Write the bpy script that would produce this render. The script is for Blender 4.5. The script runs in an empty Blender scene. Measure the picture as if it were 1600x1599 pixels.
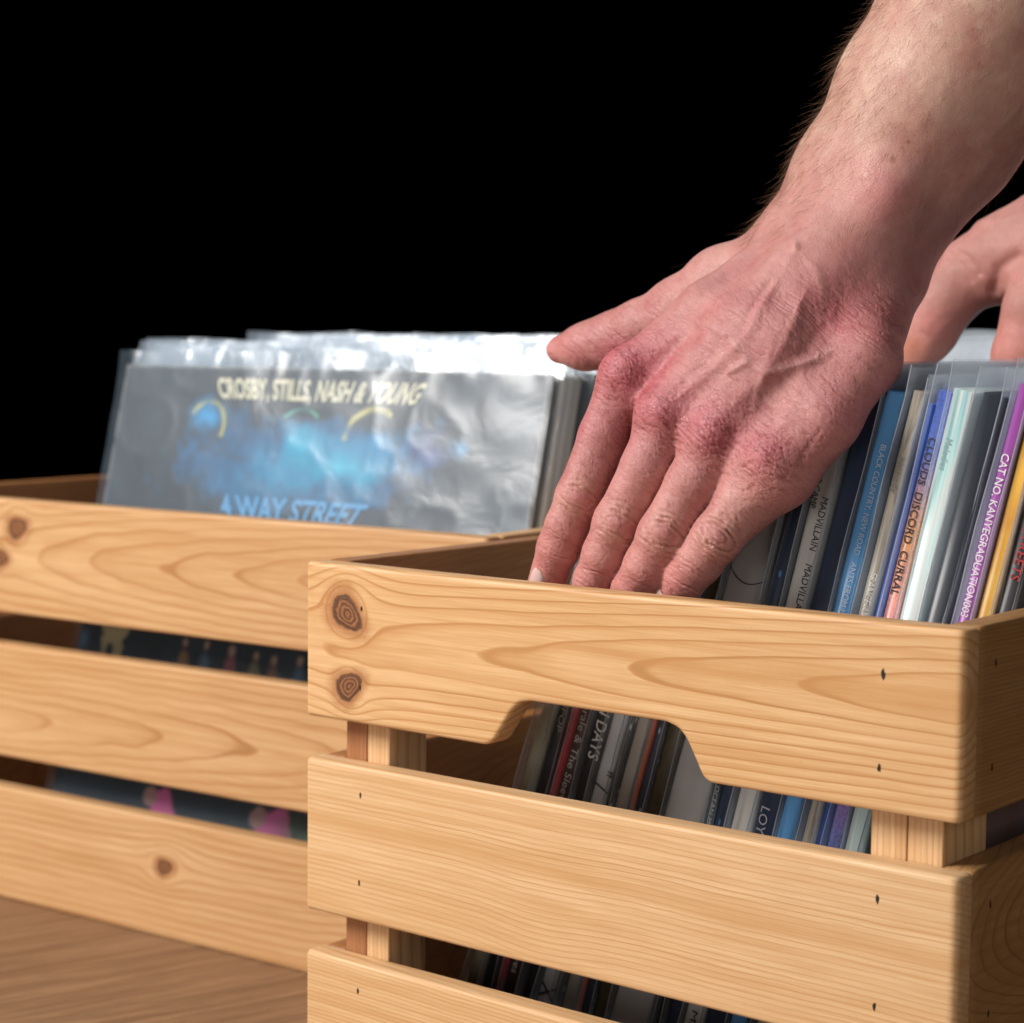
import bpy, math, random
import numpy as np
from mathutils import Vector, Matrix, Euler
random.seed(7); RNG=np.random.default_rng(11)
S=bpy.context.scene
COL=S.collection
# ------------------------------------------------------------------ camera
CAM_P=np.array([0.6239278,-0.6363961,0.3356478]); CAM_R=(1.4861206,-0.0096859,0.6770565); FPX=3234.316
cd=bpy.data.cameras.new('camera'); cam=bpy.data.objects.new('camera',cd); COL.objects.link(cam)
cam.location=CAM_P; cam.rotation_euler=CAM_R
cd.sensor_width=36; cd.sensor_fit='HORIZONTAL'; cd.lens=FPX/1600*36; cd.clip_start=.02; cd.clip_end=50
cd.dof.use_dof=True; cd.dof.focus_distance=.80; cd.dof.aperture_fstop=11.5
S.camera=cam
# ------------------------------------------------------------------ world and lamps (black surround, unseen fills added)
W=bpy.data.worlds.new('World'); S.world=W; W.use_nodes=True
W.node_tree.nodes['Background'].inputs[0].default_value=(0,0,0,1); W.node_tree.nodes['Background'].inputs[1].default_value=0
S.view_settings.view_transform='Standard'; S.view_settings.look='None'; S.view_settings.exposure=0; S.view_settings.gamma=1
def area(name,loc,target,size,power,color=(1,1,1),sy=None):
    l=bpy.data.lights.new(name,'AREA'); l.energy=power; l.color=color; l.size=size
    if sy: l.shape='RECTANGLE'; l.size_y=sy
    o=bpy.data.objects.new(name,l); COL.objects.link(o); o.location=loc
    o.rotation_euler=(Vector(target)-Vector(loc)).to_track_quat('-Z','Y').to_euler()
    return o
area('key_softbox',(-.84,-1.12,1.24),(.1,.1,.2),.62,51,(1,.965,.93),.70)
area('side_glare',(-.95,-1.30,.90),(-.02,.15,.28),.42,4,(.90,.95,1.0),.42)  # added unseen light, makes the glare on the plastic cover
area('front_fill',(.15,-2.0,.42),(.1,.1,.2),1.1,9.5,(1,.97,.94),.7)  # added low fill, unseen, brightens the spines behind the handhold
area('top_softbox',(-.35,.55,1.5),(.0,.25,.2),.7,3.8,(.90,.95,1.0),.7)
area('right_fill',(1.9,-.9,.9),(.3,.1,.25),.9,7.0,(1,.96,.92),.9)  # added fill for faces turned right, no actual lamp there

def rayv(px,py):
    M=np.array(Euler(CAM_R,'XYZ').to_matrix())
    return M@np.array([(px-800)/FPX,-(py-799.5)/FPX,-1.0])
def at(px,py,Y):
    """a photo pixel turned into a point of the vertical plane y=Y, real metres"""
    v=rayv(px,py); return CAM_P+v*((Y-CAM_P[1])/v[1])
MT=np.array(Euler(CAM_R,'XYZ').to_matrix()).T
def topix(P):
    v=(P-CAM_P)@MT.T
    return np.stack([800+FPX*v[:,0]/-v[:,2],799.5-FPX*v[:,1]/-v[:,2]],1),-v[:,2]

# ------------------------------------------------------------------ object helpers
def mesh_obj(name,V,F,mat=None,parent=None,smooth=True,attrs=None,loc=None):
    me=bpy.data.meshes.new(name)
    V=np.asarray(V,dtype=np.float32)
    if isinstance(F,np.ndarray) and F.ndim==2:
        n,k=F.shape
        me.vertices.add(len(V)); me.vertices.foreach_set('co',V.ravel())
        me.loops.add(n*k); me.loops.foreach_set('vertex_index',F.astype(np.int32).ravel())
        me.polygons.add(n); me.polygons.foreach_set('loop_start',np.arange(0,n*k,k,dtype=np.int32))
        try: me.polygons.foreach_set('loop_total',np.full(n,k,dtype=np.int32))
        except Exception: pass
        me.update(calc_edges=True)
    else:
        me.from_pydata([tuple(v) for v in V.tolist()],[],[list(map(int,f)) for f in F]); me.update()
    me.polygons.foreach_set('use_smooth',np.full(len(me.polygons),smooth))
    if attrs:
        for k,a in attrs.items():
            a=np.asarray(a,dtype=np.float32)
            if a.ndim==1:
                t=me.attributes.new(k,'FLOAT','POINT'); t.data.foreach_set('value',a)
            elif a.shape[1]==3:
                t=me.attributes.new(k,'FLOAT_VECTOR','POINT'); t.data.foreach_set('vector',a.ravel())
            else:
                t=me.attributes.new(k,'FLOAT_COLOR','POINT'); t.data.foreach_set('color',a.ravel())
    if mat: me.materials.append(mat)
    o=bpy.data.objects.new(name,me); COL.objects.link(o)
    if parent: o.parent=parent
    if loc is not None: o.location=loc
    return o
def thing(name,label,cat,loc=(0,0,0),rot=(0,0,0),group=None,kind=None):
    o=bpy.data.objects.new(name,None); COL.objects.link(o); o.location=loc; o.rotation_euler=rot
    o.empty_display_size=.02
    tag(o,label,cat,group,kind); return o
def tag(o,label=None,cat=None,group=None,kind=None):
    if label: o['label']=label
    if cat: o['category']=cat
    if group: o['group']=group
    if kind: o['kind']=kind
    return o
def vnoise(P,seed=0):
    """smooth value noise, P (n,3) in cells"""
    P=np.asarray(P,float); i=np.floor(P).astype(np.int64); f=P-i; f=f*f*(3-2*f)
    def h(a):
        n=(a[:,0]*374761393+a[:,1]*668265263+a[:,2]*2147483647+seed*1274126177)&0xffffffff
        n=((n^(n>>13))*1274126177)&0xffffffff
        return ((n^(n>>16))&0xffff)/65535.0
    r=0
    for dx in (0,1):
        for dy in (0,1):
            for dz in (0,1):
                w=(f[:,0] if dx else 1-f[:,0])*(f[:,1] if dy else 1-f[:,1])*(f[:,2] if dz else 1-f[:,2])
                r=r+w*h(i+np.array([dx,dy,dz]))
    return r*2-1
def fbm(P,seed=0,o=3):
    r=0;a=1
    for k in range(o): r=r+a*vnoise(P*2**k,seed+k*17); a*=.5
    return r

# ------------------------------------------------------------------ material helpers
class NT:
    def __init__(s,name):
        s.m=bpy.data.materials.new(name); s.m.use_nodes=True; s.t=s.m.node_tree; s.n=s.t.nodes
        s.b=s.n['Principled BSDF']; s.out=s.n['Material Output']
    def new(s,typ,**kw):
        n=s.n.new(typ)
        for k,v in kw.items(): setattr(n,k,v)
        return n
    def L(s,a,b): s.t.links.new(a,b)
    def inp(s,sock,v):
        if hasattr(v,'is_output') or hasattr(v,'links'): s.L(v,sock)
        elif v is not None: sock.default_value=v
    def math(s,op,a,b=None,c=None,clamp=False):
        n=s.new('ShaderNodeMath',operation=op,use_clamp=clamp); s.inp(n.inputs[0],a)
        if b is not None: s.inp(n.inputs[1],b)
        if c is not None: s.inp(n.inputs[2],c)
        return n.outputs[0]
    def mix(s,f,a,b,mode='MIX'):
        n=s.new('ShaderNodeMix',data_type='RGBA',blend_type=mode); s.inp(n.inputs[0],f); s.inp(n.inputs[6],a); s.inp(n.inputs[7],b); return n.outputs[2]
    def attr(s,name,out=2):
        n=s.new('ShaderNodeAttribute',attribute_name=name); return n.outputs[{0:'Color',1:'Vector',2:'Fac'}[out]]
    def noise(s,vec,scale=1,detail=2,rough=.5,dist=0):
        n=s.new('ShaderNodeTexNoise'); s.inp(n.inputs['Vector'],vec); n.inputs['Scale'].default_value=scale
        n.inputs['Detail'].default_value=detail; n.inputs['Roughness'].default_value=rough; n.inputs['Distortion'].default_value=dist
        return n.outputs['Fac']
    def mapping(s,vec,scale=(1,1,1),rot=(0,0,0),loc=(0,0,0)):
        n=s.new('ShaderNodeMapping'); s.L(vec,n.inputs[0]); n.inputs['Scale'].default_value=scale; n.inputs['Rotation'].default_value=rot; n.inputs['Location'].default_value=loc
        return n.outputs[0]
    def obj(s): return s.new('ShaderNodeTexCoord').outputs['Object']
    def ramp(s,f,stops,interp='LINEAR'):
        n=s.new('ShaderNodeValToRGB'); s.L(f,n.inputs[0]); r=n.color_ramp; r.interpolation=interp
        while len(r.elements)<len(stops): r.elements.new(.5)
        for e,(p,c) in zip(r.elements,stops):
            e.position=p; e.color=(c[0],c[1],c[2],1) if not isinstance(c,(int,float)) else (c,c,c,1)
        return n.outputs[0]
    def rng(s,v,a,b,c=0,d=1,smooth=False):
        n=s.new('ShaderNodeMapRange'); n.interpolation_type='SMOOTHSTEP' if smooth else 'LINEAR'
        s.inp(n.inputs[0],v); n.inputs[1].default_value=a; n.inputs[2].default_value=b; n.inputs[3].default_value=c; n.inputs[4].default_value=d; return n.outputs[0]
    def bump(s,h,strength=.3,dist=.001,normal=None):
        n=s.new('ShaderNodeBump'); n.inputs['Strength'].default_value=strength; n.inputs['Distance'].default_value=dist
        s.L(h,n.inputs['Height'])
        if normal is not None: s.L(normal,n.inputs['Normal'])
        return n.outputs[0]
    def set(s,**kw):
        for k,v in kw.items(): s.inp(s.b.inputs[k.replace('_',' ')],v)
        return s
def simple(name,col,rough=.5,**kw):
    t=NT(name); t.set(Base_Color=(*col,1),Roughness=rough,**kw); return t.m

# pine: 'ring' is the smoothly varying growth-ring coordinate of the board, 'kd' the distance to the nearest knot in knot radii
def pine(name,light,mid,dark,contrast=1.0,tint=0.0):
    t=NT(name)
    ring=t.attr('ring'); kd=t.attr('kd'); bco=t.attr('bco',1); streak=t.attr('streak')
    w=t.noise(t.mapping(bco,(7,90,90)),1,3,.5)
    fine=t.noise(t.mapping(bco,(35,1700,1700)),1,3,.6)
    blot=t.noise(t.mapping(bco,(7,28,28)),1,2,.5)
    ph=t.math('ADD',ring,t.math('MULTIPLY',t.math('SUBTRACT',w,.5),.22))
    fr=t.math('FRACT',ph)
    # late wood: slow rise, sharp fall
    lw=t.ramp(fr,[(0,.0),(.03,.10),(.52,.10),(.80,.45),(.92,1.0),(.97,.75),(1.0,.0)])
    yearly=t.noise(ring,1.3,2,.6)
    amp=t.math('MULTIPLY',lw,t.rng(yearly,.3,.7,.3*contrast,1.3*contrast))
    c=t.mix(t.math('MULTIPLY',amp,1,clamp=True),(*light,1),(*mid,1))
    c=t.mix(t.rng(amp,.75,1.25,0,.55),c,(*dark,1))
    c=t.mix(t.math('MULTIPLY',streak,.8,clamp=True),c,(mid[0]*.98,mid[1]*.93,mid[2]*.85,1))
    c=t.mix(t.rng(blot,.3,.75,0,.35),c,(mid[0]*1.08,mid[1]*1.05,mid[2]*1.0,1))
    c=t.mix(t.rng(fine,.38,.72,0,.42),c,(mid[0]*.85,mid[1]*.8,mid[2]*.72,1))
    st2=t.noise(t.mapping(bco,(11,330,330),loc=(2,1,5)),1,3,.6,.2)
    c=t.mix(t.rng(st2,.42,.68,0,.5),c,(mid[0]*.95,mid[1]*.88,mid[2]*.8,1))
    lt=t.noise(t.mapping(bco,(4,60,60),loc=(7,3,1)),1,2,.5)
    c=t.mix(t.rng(lt,.55,.75,0,.3),c,(min(1,light[0]*1.1),light[1]*1.12,light[2]*1.2,1))
    # tiny resin flecks
    v=t.new('ShaderNodeTexVoronoi'); t.L(t.mapping(bco,(160,520,520)),v.inputs['Vector']); v.inputs['Scale'].default_value=1
    fl=t.rng(v.outputs['Distance'],.10,.03,0,.35)
    c=t.mix(fl,c,(dark[0],dark[1],dark[2],1))
    # knots
    kn=t.math('ADD',kd,t.math('MULTIPLY',t.math('SUBTRACT',t.noise(t.mapping(bco,(300,300,300)),1,4,.6),.5),.42))
    halo=t.rng(kn,2.1,.95,0,.75,True)
    c=t.mix(halo,c,(dark[0]*.95,dark[1]*.72,dark[2]*.6,1))
    kr=t.math('FRACT',t.math('MULTIPLY',kn,3.6))
    kc=t.ramp(kr,[(0,(.075,.028,.014)),(.40,(.30,.125,.045)),(.75,(.17,.062,.026)),(1,(.04,.017,.010))])
    c=t.mix(t.rng(kn,1.02,.86,0,1,True),c,kc)
    rim=t.math('MULTIPLY',t.rng(kn,.8,.95,0,1,True),t.rng(kn,1.12,.98,0,1,True))
    c=t.mix(t.math('MULTIPLY',rim,.75),c,(.035,.018,.012,1))
    t.set(Base_Color=c,Roughness=t.rng(fine,.2,.8,.42,.6))
    t.b.inputs['Specular IOR Level'].default_value=.35
    h=t.math('ADD',t.math('MULTIPLY',fine,.6),t.math('MULTIPLY',amp,-.35))
    h=t.math('ADD',h,t.math('MULTIPLY',rim,-1.2))
    # planer marks
    t.L(t.bump(h,.32,.00025),t.b.inputs['Normal'])
    return t.m
P_HONEY=pine('pine_honey',(.71,.46,.235),(.50,.255,.095),(.32,.14,.045),1.4)
P_PALE=pine('pine_pale',(.74,.505,.285),(.52,.285,.115),(.34,.155,.06),1.15)
P_BACK=pine('pine_back',(.60,.375,.185),(.42,.21,.08),(.27,.115,.04),1.25)
P_SIDE_SHADE=pine('pine_side_shade',(.40,.225,.095),(.27,.13,.045),(.17,.07,.022),1.3)  # shade of the front crate's right side put into the wood colour
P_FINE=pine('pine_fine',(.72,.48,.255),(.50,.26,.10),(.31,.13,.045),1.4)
P_INNER_SHADE=pine('pine_inner_shade',(.35,.155,.05),(.25,.095,.03),(.15,.05,.016),1.1)  # shade inside the crates put into a darker, redder wood colour
P_RED=pine('pine_red',(.42,.20,.085),(.28,.105,.04),(.18,.06,.02),.9)

# ------------------------------------------------------------------ boards
def board(name,L,Hb,T,mat,ring,parent,axis='x',du=.0016,dv=.0016,zb=None,r=.0013,knots=(),streak=None,off=0,M=None,label=None,re=None):
    re=re or r
    """Rounded-edge board. local u along length, v across (0..Hb), w through (0 = face). zb: lower outline v(u)"""
    # columns
    us=[0.0]
    xs=np.linspace(r,L-r,max(3,int((L-2*r)/du)))
    if zb is not None:
        extra=np.concatenate([np.linspace(a,b,26) for a,b in NOTCH_DENSE]); xs=np.unique(np.round(np.concatenate([xs,extra]),6))
    xs=xs[(xs>re)&(xs<L-re)]
    ends=[(re*(1-math.cos(a)),1-math.sin(a)) for a in (0,math.pi/10,math.pi/5,math.pi*.3,math.pi*.4)]  # (u offset, inset)
    lend=[(r*(1-math.cos(a)),(1-math.sin(a))*r/re) for a in (0,math.pi/6,math.pi/3)]
    xs=np.concatenate([np.linspace(r,re,3)[:-1],xs]) if re>r else xs
    cols=lend+[(x,0) for x in xs]+[(L-e[0],e[1]) for e in ends[::-1]]
    nv=max(3,int(Hb/dv)); nw=4
    arc=[(math.sin(a)*r,math.cos(a)*r) for a in (0,math.pi/6,math.pi/3,math.pi/2)]
    def zbf(u): return 0.0 if zb is None else zb(u)
    V=[];ncol=len(cols)
    for (u,ins) in cols:
        b=zbf(u)
        if zb is None: nrm=(0,1)
        else:
            e=2e-4; s=(zbf(u+e)-zbf(u-e))/(2*e); q=math.hypot(1,s); nrm=(-s/q,1/q)
        rr=r
        loop=[]
        f0=ins*re; f1=T-ins*r; ins=ins*r
        # face side going up (w=f0)
        bi=rr
        base=np.array([u+nrm[0]*bi,b+nrm[1]*bi]); top=np.array([u,Hb-rr-(ins if ins else 0)])
        if ins: base=base+np.array([0,ins])
        for k in range(nv+1):
            p=base+(top-base)*k/nv; loop.append((p[0],p[1],f0))
        # top edge arc, top flat, arc
        for k in (1,2,3):
            a=k*math.pi/6; loop.append((u,top[1]+rr*math.sin(a),f0+rr*(1-math.cos(a))))
        for k in range(1,nw): loop.append((u,top[1]+rr,f0+rr+(f1-f0-2*rr)*k/nw))
        for k in (0,1,2):
            a=math.pi/2-k*math.pi/6; loop.append((u,top[1]+rr*math.sin(a),f1-rr*(1-math.cos(a))))
        for k in range(nv,-1,-1):
            p=base+(top-base)*k/nv; loop.append((p[0],p[1],f1))
        for k in (1,2,3):
            a=k*math.pi/6; q=base-np.array(nrm)*rr*math.sin(a); loop.append((q[0],q[1],f1-rr*(1-math.cos(a))))
        for k in range(1,nw):
            q=base-np.array(nrm)*rr; loop.append((q[0],q[1],f1-rr-(f1-f0-2*rr)*k/nw))
        for k in (0,1,2):
            a=math.pi/2-k*math.pi/6; q=base-np.array(nrm)*rr*math.sin(a); loop.append((q[0],q[1],f0+rr*(1-math.cos(a))))
        V+=loop
    m=len(V)//ncol; V=np.array(V)
    i=np.arange(ncol-1)[:,None]; j=np.arange(m)[None,:]; j2=(j+1)%m
    F=np.stack([i*m+j,(i+1)*m+j,(i+1)*m+j2,i*m+j2],-1).reshape(-1,4)
    # end caps as quad strips pairing face/back vertices
    nq=nv
    def cap(o,flip):
        # front k in 0..nv at index k ; back k at index nv+1+3+(nw-1)+3 + (nv-k)
        fb=lambda k:o+nv+1+3+nw-1+3+(nv-k)
        Q=[(o+k,o+k+1,fb(k+1),fb(k)) for k in range(nv)]
        t0=nv; seq=[o+t0+k for k in range(0,3+nw-1+3+2)]
        poly_top=[o+nv]+[o+nv+1+k for k in range(3+nw-1+3)]+[fb(nv)]
        b0=2*(nv+1)+3+nw-1+3
        poly_bot=[fb(0)]+[o+b0+k for k in range(3+nw-1+3)]+[o]
        R=Q+[tuple(poly_top),tuple(poly_bot)]
        if not flip: R=[tuple(reversed(q)) for q in R]
        return R
    caps=cap(0,True)+cap((ncol-1)*m,False)
    allF=[tuple(f) for f in F.tolist()]+caps
    u,v,w=V[:,0],V[:,1],V[:,2]
    rg,kd=ring(u,v,w)
    st=np.zeros(len(V)) if streak is None else streak(u,v,w)
    bco=np.stack([u+off*1.37,v+off*.71,w+off*.33],1)
    P={'x':np.stack([u,w,v],1),'y':np.stack([-w,u,v],1),'y2':np.stack([w,u,v],1),'z':np.stack([v,w,u],1)}[axis]
    flipf = axis in ('y','z')
    fl = {'x':False,'y':False,'y2':True,'z':True}[axis]
    if not fl: pass
    allF=[tuple(reversed(f)) for f in allF] if fl else allF
    o=mesh_obj(name,P,allF,mat,parent,True,dict(ring=rg,kd=kd,streak=st,bco=bco))
    me=o.data
    # make sure the normals point outwards
    import bmesh
    bm=bmesh.new(); bm.from_mesh(me); bmesh.ops.recalc_face_normals(bm,faces=bm.faces); bm.to_mesh(me); bm.free()
    if label: o['label']=label
    return o

def flow(u,v,knots):
    """board cross coordinate bent round the knots; returns v', in-eye extra, kd"""
    vv=v.copy(); extra=np.zeros_like(v); kd=np.full_like(v,9.0)
    for (u0,v0,R,s,eye,tilt) in knots:
        du=(u-u0); dv=v-v0
        c,sn=math.cos(tilt),math.sin(tilt)
        x=(du*c+dv*sn); y=(-du*sn+dv*c)
        rho=np.sqrt((x/s)**2+y**2)+1e-9
        Rf=R*eye
        outside=rho>=Rf
        sh=np.where(outside,dv*np.clip(Rf**2/rho**2,0,1)*np.exp(-np.maximum(rho-Rf,0)/(Rf*3.5)),dv)
        vv=vv-sh
        extra=extra+np.where(outside,0,(Rf-rho))
        rk=np.sqrt((x/1.45)**2+(y*(1+.25*np.tanh(x/R)))**2)
        kd=np.minimum(kd,rk/R)
    return vv,extra,kd
def cathedral(vc,d0,slope,k,knots=(),seed=1,curv=0,wob=.0012,tiltv=0):
    def f(u,v,w):
        vv,ex,kd=flow(u,v,knots)
        n=fbm(np.stack([u*16,v*22,w*20+seed*3.1],1),seed,3)*wob+fbm(np.stack([u*55,v*90,w*60],1),seed+5,2)*wob*.25
        dep=d0+slope*u+curv*u*u+w*.5
        vcc=vc+tiltv*u
        r=np.sqrt((vv-vcc)**2+dep**2+1e-7)+n
        return (r+ex*.8)*k,kd
    return f
def quarter(k,slope=.03,knots=(),seed=1,wave=.0015,wl=14,growth=0,curl=None):
    def f(u,v,w):
        vv,ex,kd=flow(u,v,knots)
        n=fbm(np.stack([u*wl,v*12,w*8+seed*2.7],1),seed,2)*wave+fbm(np.stack([u*60,v*120,w*60],1),seed+3,2)*.00025
        x=vv+slope*u+w*.35+n
        if curl is not None: x=x+curl(u,v)
        return (x+ex*.8)*k*(1+growth*v),kd
    return f

NOTCH_PTS=[(0,0),(.1005,0.0),(.1045,.0018),(.1085,.0075),(.1140,.0158),(.1180,.0193),(.1235,.0205),(.1880,.0205),(.1935,.0190),(.1972,.0158),(.2016,.0082),(.2050,.0018),(.2086,0.0),(.31,0)]
NOTCH_DENSE=[(.099,.125),(.186,.2105)]
def notch(u):
    xs=[p[0] for p in NOTCH_PTS]; zs=[p[1] for p in NOTCH_PTS]
    # small smoothing so the corners are rounded
    s=0
    for k,wgt in ((-.0012,.25),(0,.5),(.0012,.25)): s+=wgt*float(np.interp(u+k,xs,zs))
    return s
HS=.067; LV=[.171,.0855,0.0]
def band(u,v,w):   # broad orange streak that widens to the right (top front board)
    c=.0445-(u-.10)*.012; h=np.clip((u-.10)*.040,0.0,.0085)
    e=np.abs(v-c+.0008*np.sin(u*70))/np.maximum(h,1e-4)
    return np.clip(1.25-e,0,1)*np.clip((u-.115)/.05,0,1)*.75
dark=simple('dark_metal',(.03,.027,.025),.45,Metallic=.6)
def nail(parent,px,pz,face='front',seed=0,s=1.0):
    """brad head sunk in the wood: a small ragged dark slot"""
    r=random.Random(seed)
    n=9; P=[]
    for k in range(n):
        a=2*math.pi*k/n; P.append((.00065*s*math.cos(a)*r.uniform(.6,1.25),.0015*s*math.sin(a)*r.uniform(.7,1.25)))
    d=.00012
    V=[];F=[]
    for x,z in P: V.append((x,z,-d))
    for x,z in P: V.append((x,z,.0006))
    F=[tuple(range(n))]+[(k,k+n,(k+1)%n+n,(k+1)%n) for k in range(n)]
    V=np.array(V)
    if face=='front': Q=np.stack([V[:,0]+px,V[:,2],V[:,1]+pz],1)
    else: Q=np.stack([px-0*V[:,0]-V[:,2],0*V[:,0]+V[:,0],V[:,1]+pz],1)
    return Q,F
def crate(name,label,L,D,loc,rz,front_specs,side_mat,notched):
    c=thing(name,label,'crate',loc,(0,0,rz),'pine crates full of records')
    T=.012
    for i,(mat,ring,st,nails) in enumerate(front_specs):
        nb=notched and i==0
        o=board('front_slat',L,HS,T,mat,ring,c,'x',zb=notch if nb else None,streak=st,off=i+1+(0 if notched else 7),r=.0016,re=.0030,du=.0014,dv=.0014)
        o.location=(0,0,LV[i])
        for k,(nx,nz,s) in enumerate(nails):
            Q,F=nail(o,nx,nz-LV[i],'front',k+i*10,s)
            mesh_obj('nail',Q,F,dark,o,False)
    for i in range(3):
        g=cathedral(.03+.01*i,.055,-.22+.05*i,520,(),20+i) if i!=0 else quarter(620,.02,(),33)
        # right side (outer face towards +x)
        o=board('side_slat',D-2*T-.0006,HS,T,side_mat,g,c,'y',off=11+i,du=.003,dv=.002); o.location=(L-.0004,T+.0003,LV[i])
        if notched:
            for k,(ny,nz) in enumerate([(.0244,.2241),(.0238,.1872)] if i==0 else ([(.0256,.1382),(.0266,.0985)] if i==1 else [(.026,.05)])):
                Q,F=nail(o,0,nz-LV[i],'side',k+40,1.0); Q=Q+np.array([0,ny-T,0]); mesh_obj('nail',Q,F,dark,o,False)
        o=board('side_slat',D-2*T-.0006,HS,T,P_INNER_SHADE,cathedral(.02+.012*i,.05,-.12,480,((.2,.05,.004,1.3,2,0),) if i==0 else (),50+i),c,'y2',off=15+i,du=.003,dv=.002); o.location=(.0004,T+.0003,LV[i])
        o=board('back_slat',L,HS,T,P_INNER_SHADE,cathedral(.03,.04,.1,500,(),70+i),c,'x',off=25+i,du=.004,dv=.003); o.location=(0,D-T,LV[i])
    # corner posts: two battens side by side at each corner
    ph=.2235
    def post(x0,wd,y0,dp,mat,sd):
        o=board('corner_post',ph,wd,dp,mat,quarter(420,.01,(),sd,.0006,20),c,'z',off=sd,du=.004,dv=.002,r=.0006); o.location=(x0,y0,.0005)
    e=.0003
    fd=.0242 if notched else .024
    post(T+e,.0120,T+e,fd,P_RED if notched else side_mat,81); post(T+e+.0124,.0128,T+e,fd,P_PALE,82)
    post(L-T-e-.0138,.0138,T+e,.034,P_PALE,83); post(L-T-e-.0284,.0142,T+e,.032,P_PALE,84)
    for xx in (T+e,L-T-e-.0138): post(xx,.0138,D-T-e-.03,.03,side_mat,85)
    # floor boards
    for k in range(4):
        wd=(D-2*T-.006)/4-.004
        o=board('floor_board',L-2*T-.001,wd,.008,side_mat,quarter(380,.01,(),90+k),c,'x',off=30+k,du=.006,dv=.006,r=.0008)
        o.rotation_euler=(math.radians(-90),0,0); o.location=(T+.0005,T+.003+k*(wd+.004),.0005+.0085)
        o.rotation_euler=(math.radians(90),0,0); o.location=(T+.0005,T+.003+k*(wd+.004)+wd,.0010)
        o.matrix_basis=Matrix.Translation((T+.0005,T+.003+k*(wd+.004),.0095))@Matrix.Rotation(math.radians(-90),4,'X')
    return c
kA=((.0243,.2172-.171,.0062,1.05,2.1,-.6),(.0255,.1866-.171,.0052,.95,1.7,.5))
A1=(P_HONEY,cathedral(.034,.024,-.045,300,kA,3,0,.0005,.03),band,[(.0324,.2204,.8),(.0318,.1865,.8),(.2793,.2199,1.25),(.2787,.1867,1.1)])
A2=(P_PALE,quarter(430,.012,(),5,.0014,9,.5,lambda u,v:.0022*np.exp(-((u-.13)/.03)**2)*np.clip(1-v/.067,0,1)*2),lambda u,v,w:np.clip(1-np.abs(v-.040+.02*(u-.15))/.006,0,1)*.75+np.clip((.034-v)/.03,0,1)*.35,[(.0321,.1403,.9),(.0315,.1022,.9),(.2793,.1401,1.1),(.2791,.1014,1.1)])
A3=(P_FINE,quarter(560,.02,(),8,.0008,10,.4),None,[(.031,.0548,.9),(.279,.055,1)])
crate_a=crate('wooden_crate','pine slatted crate in front with a notched handhold, filled with upright records',.31,.46,(0,0,0),0,[A1,A2,A3],P_SIDE_SHADE,True)
kB1=((.1208,.2218-.171,.0052,.85,1.8,.3),(.1049,.2031-.171,.0046,.9,1.8,0))
kB3=((.2394,.0403,.0038,1.5,2.2,.2),)
B1=(P_BACK,cathedral(.034,.041,-.085,240,kB1,13,0,.0012,.01),None,[])
B2=(P_BACK,cathedral(.020,.004,.055,240,(),14,0,.0012,.03),None,[])
B3=(P_BACK,quarter(210,-.02,kB3,15,.0035,9,0),None,[])
ANG=math.radians(3); tB=np.array([math.cos(ANG),math.sin(ANG),0]); nB=np.array([-math.sin(ANG),math.cos(ANG),0])
OB=np.array([-.0095,.1348,0])-.46*tB
crate_b=crate('wooden_crate','plain pine slatted crate standing behind on the left with the blue painted record',.46,.31,tuple(OB),ANG,[B1,B2,B3],P_HONEY,False)
# ------------------------------------------------------------------ floor
def floor():
    t=NT('brown_oak'); o=t.obj()
    ro=t.mapping(o,(1,1,1),(0,0,math.radians(-72)))
    warp=t.noise(t.mapping(ro,(3,9,1)),1,3,.5,.6)
    x=t.new('ShaderNodeSeparateXYZ'); t.L(ro,x.inputs[0])
    y=t.math('ADD',t.math('MULTIPLY',x.outputs[1],60),t.math('MULTIPLY',warp,6))
    ring=t.math('FRACT',y)
    a=t.ramp(ring,[(0,.15),(.5,.4),(.85,1),(1,.15)])
    fib=t.noise(t.mapping(ro,(40,900,1)),1,4,.65)
    pore=t.noise(t.mapping(ro,(90,1600,1),loc=(3,1,0)),1,2,.6)
    c=t.mix(t.math('MULTIPLY',a,.42),(.32,.175,.085,1),(.17,.085,.037,1))
    c=t.mix(t.rng(fib,.38,.66,0,.75),c,(.13,.075,.042,1))
    mid=t.noise(t.mapping(ro,(7,170,1),loc=(1,2,0)),1,4,.6,.3)
    c=t.mix(t.rng(mid,.38,.62,0,.8),c,(.13,.062,.026,1))
    c=t.mix(t.rng(pore,.58,.72,0,.5),c,(.07,.04,.025,1))
    t.set(Base_Color=c,Roughness=.5); t.L(t.bump(fib,.25,.0004),t.b.inputs['Normal'])
    X0,X1,Y0,Y1=-1.6,1.4,-1.0,1.3
    V=[(X0,Y0,0),(X1,Y0,0),(X1,Y1,0),(X0,Y1,0),(X0,Y0,-.03),(X1,Y0,-.03),(X1,Y1,-.03),(X0,Y1,-.03)]
    F=[(0,1,2,3),(7,6,5,4),(0,4,5,1),(1,5,6,2),(2,6,7,3),(3,7,4,0)]
    f=mesh_obj('floor',V,F,t.m,None,False); f['kind']='structure'; f['label']='brown oak wooden surface under the crates'
floor()

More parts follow.
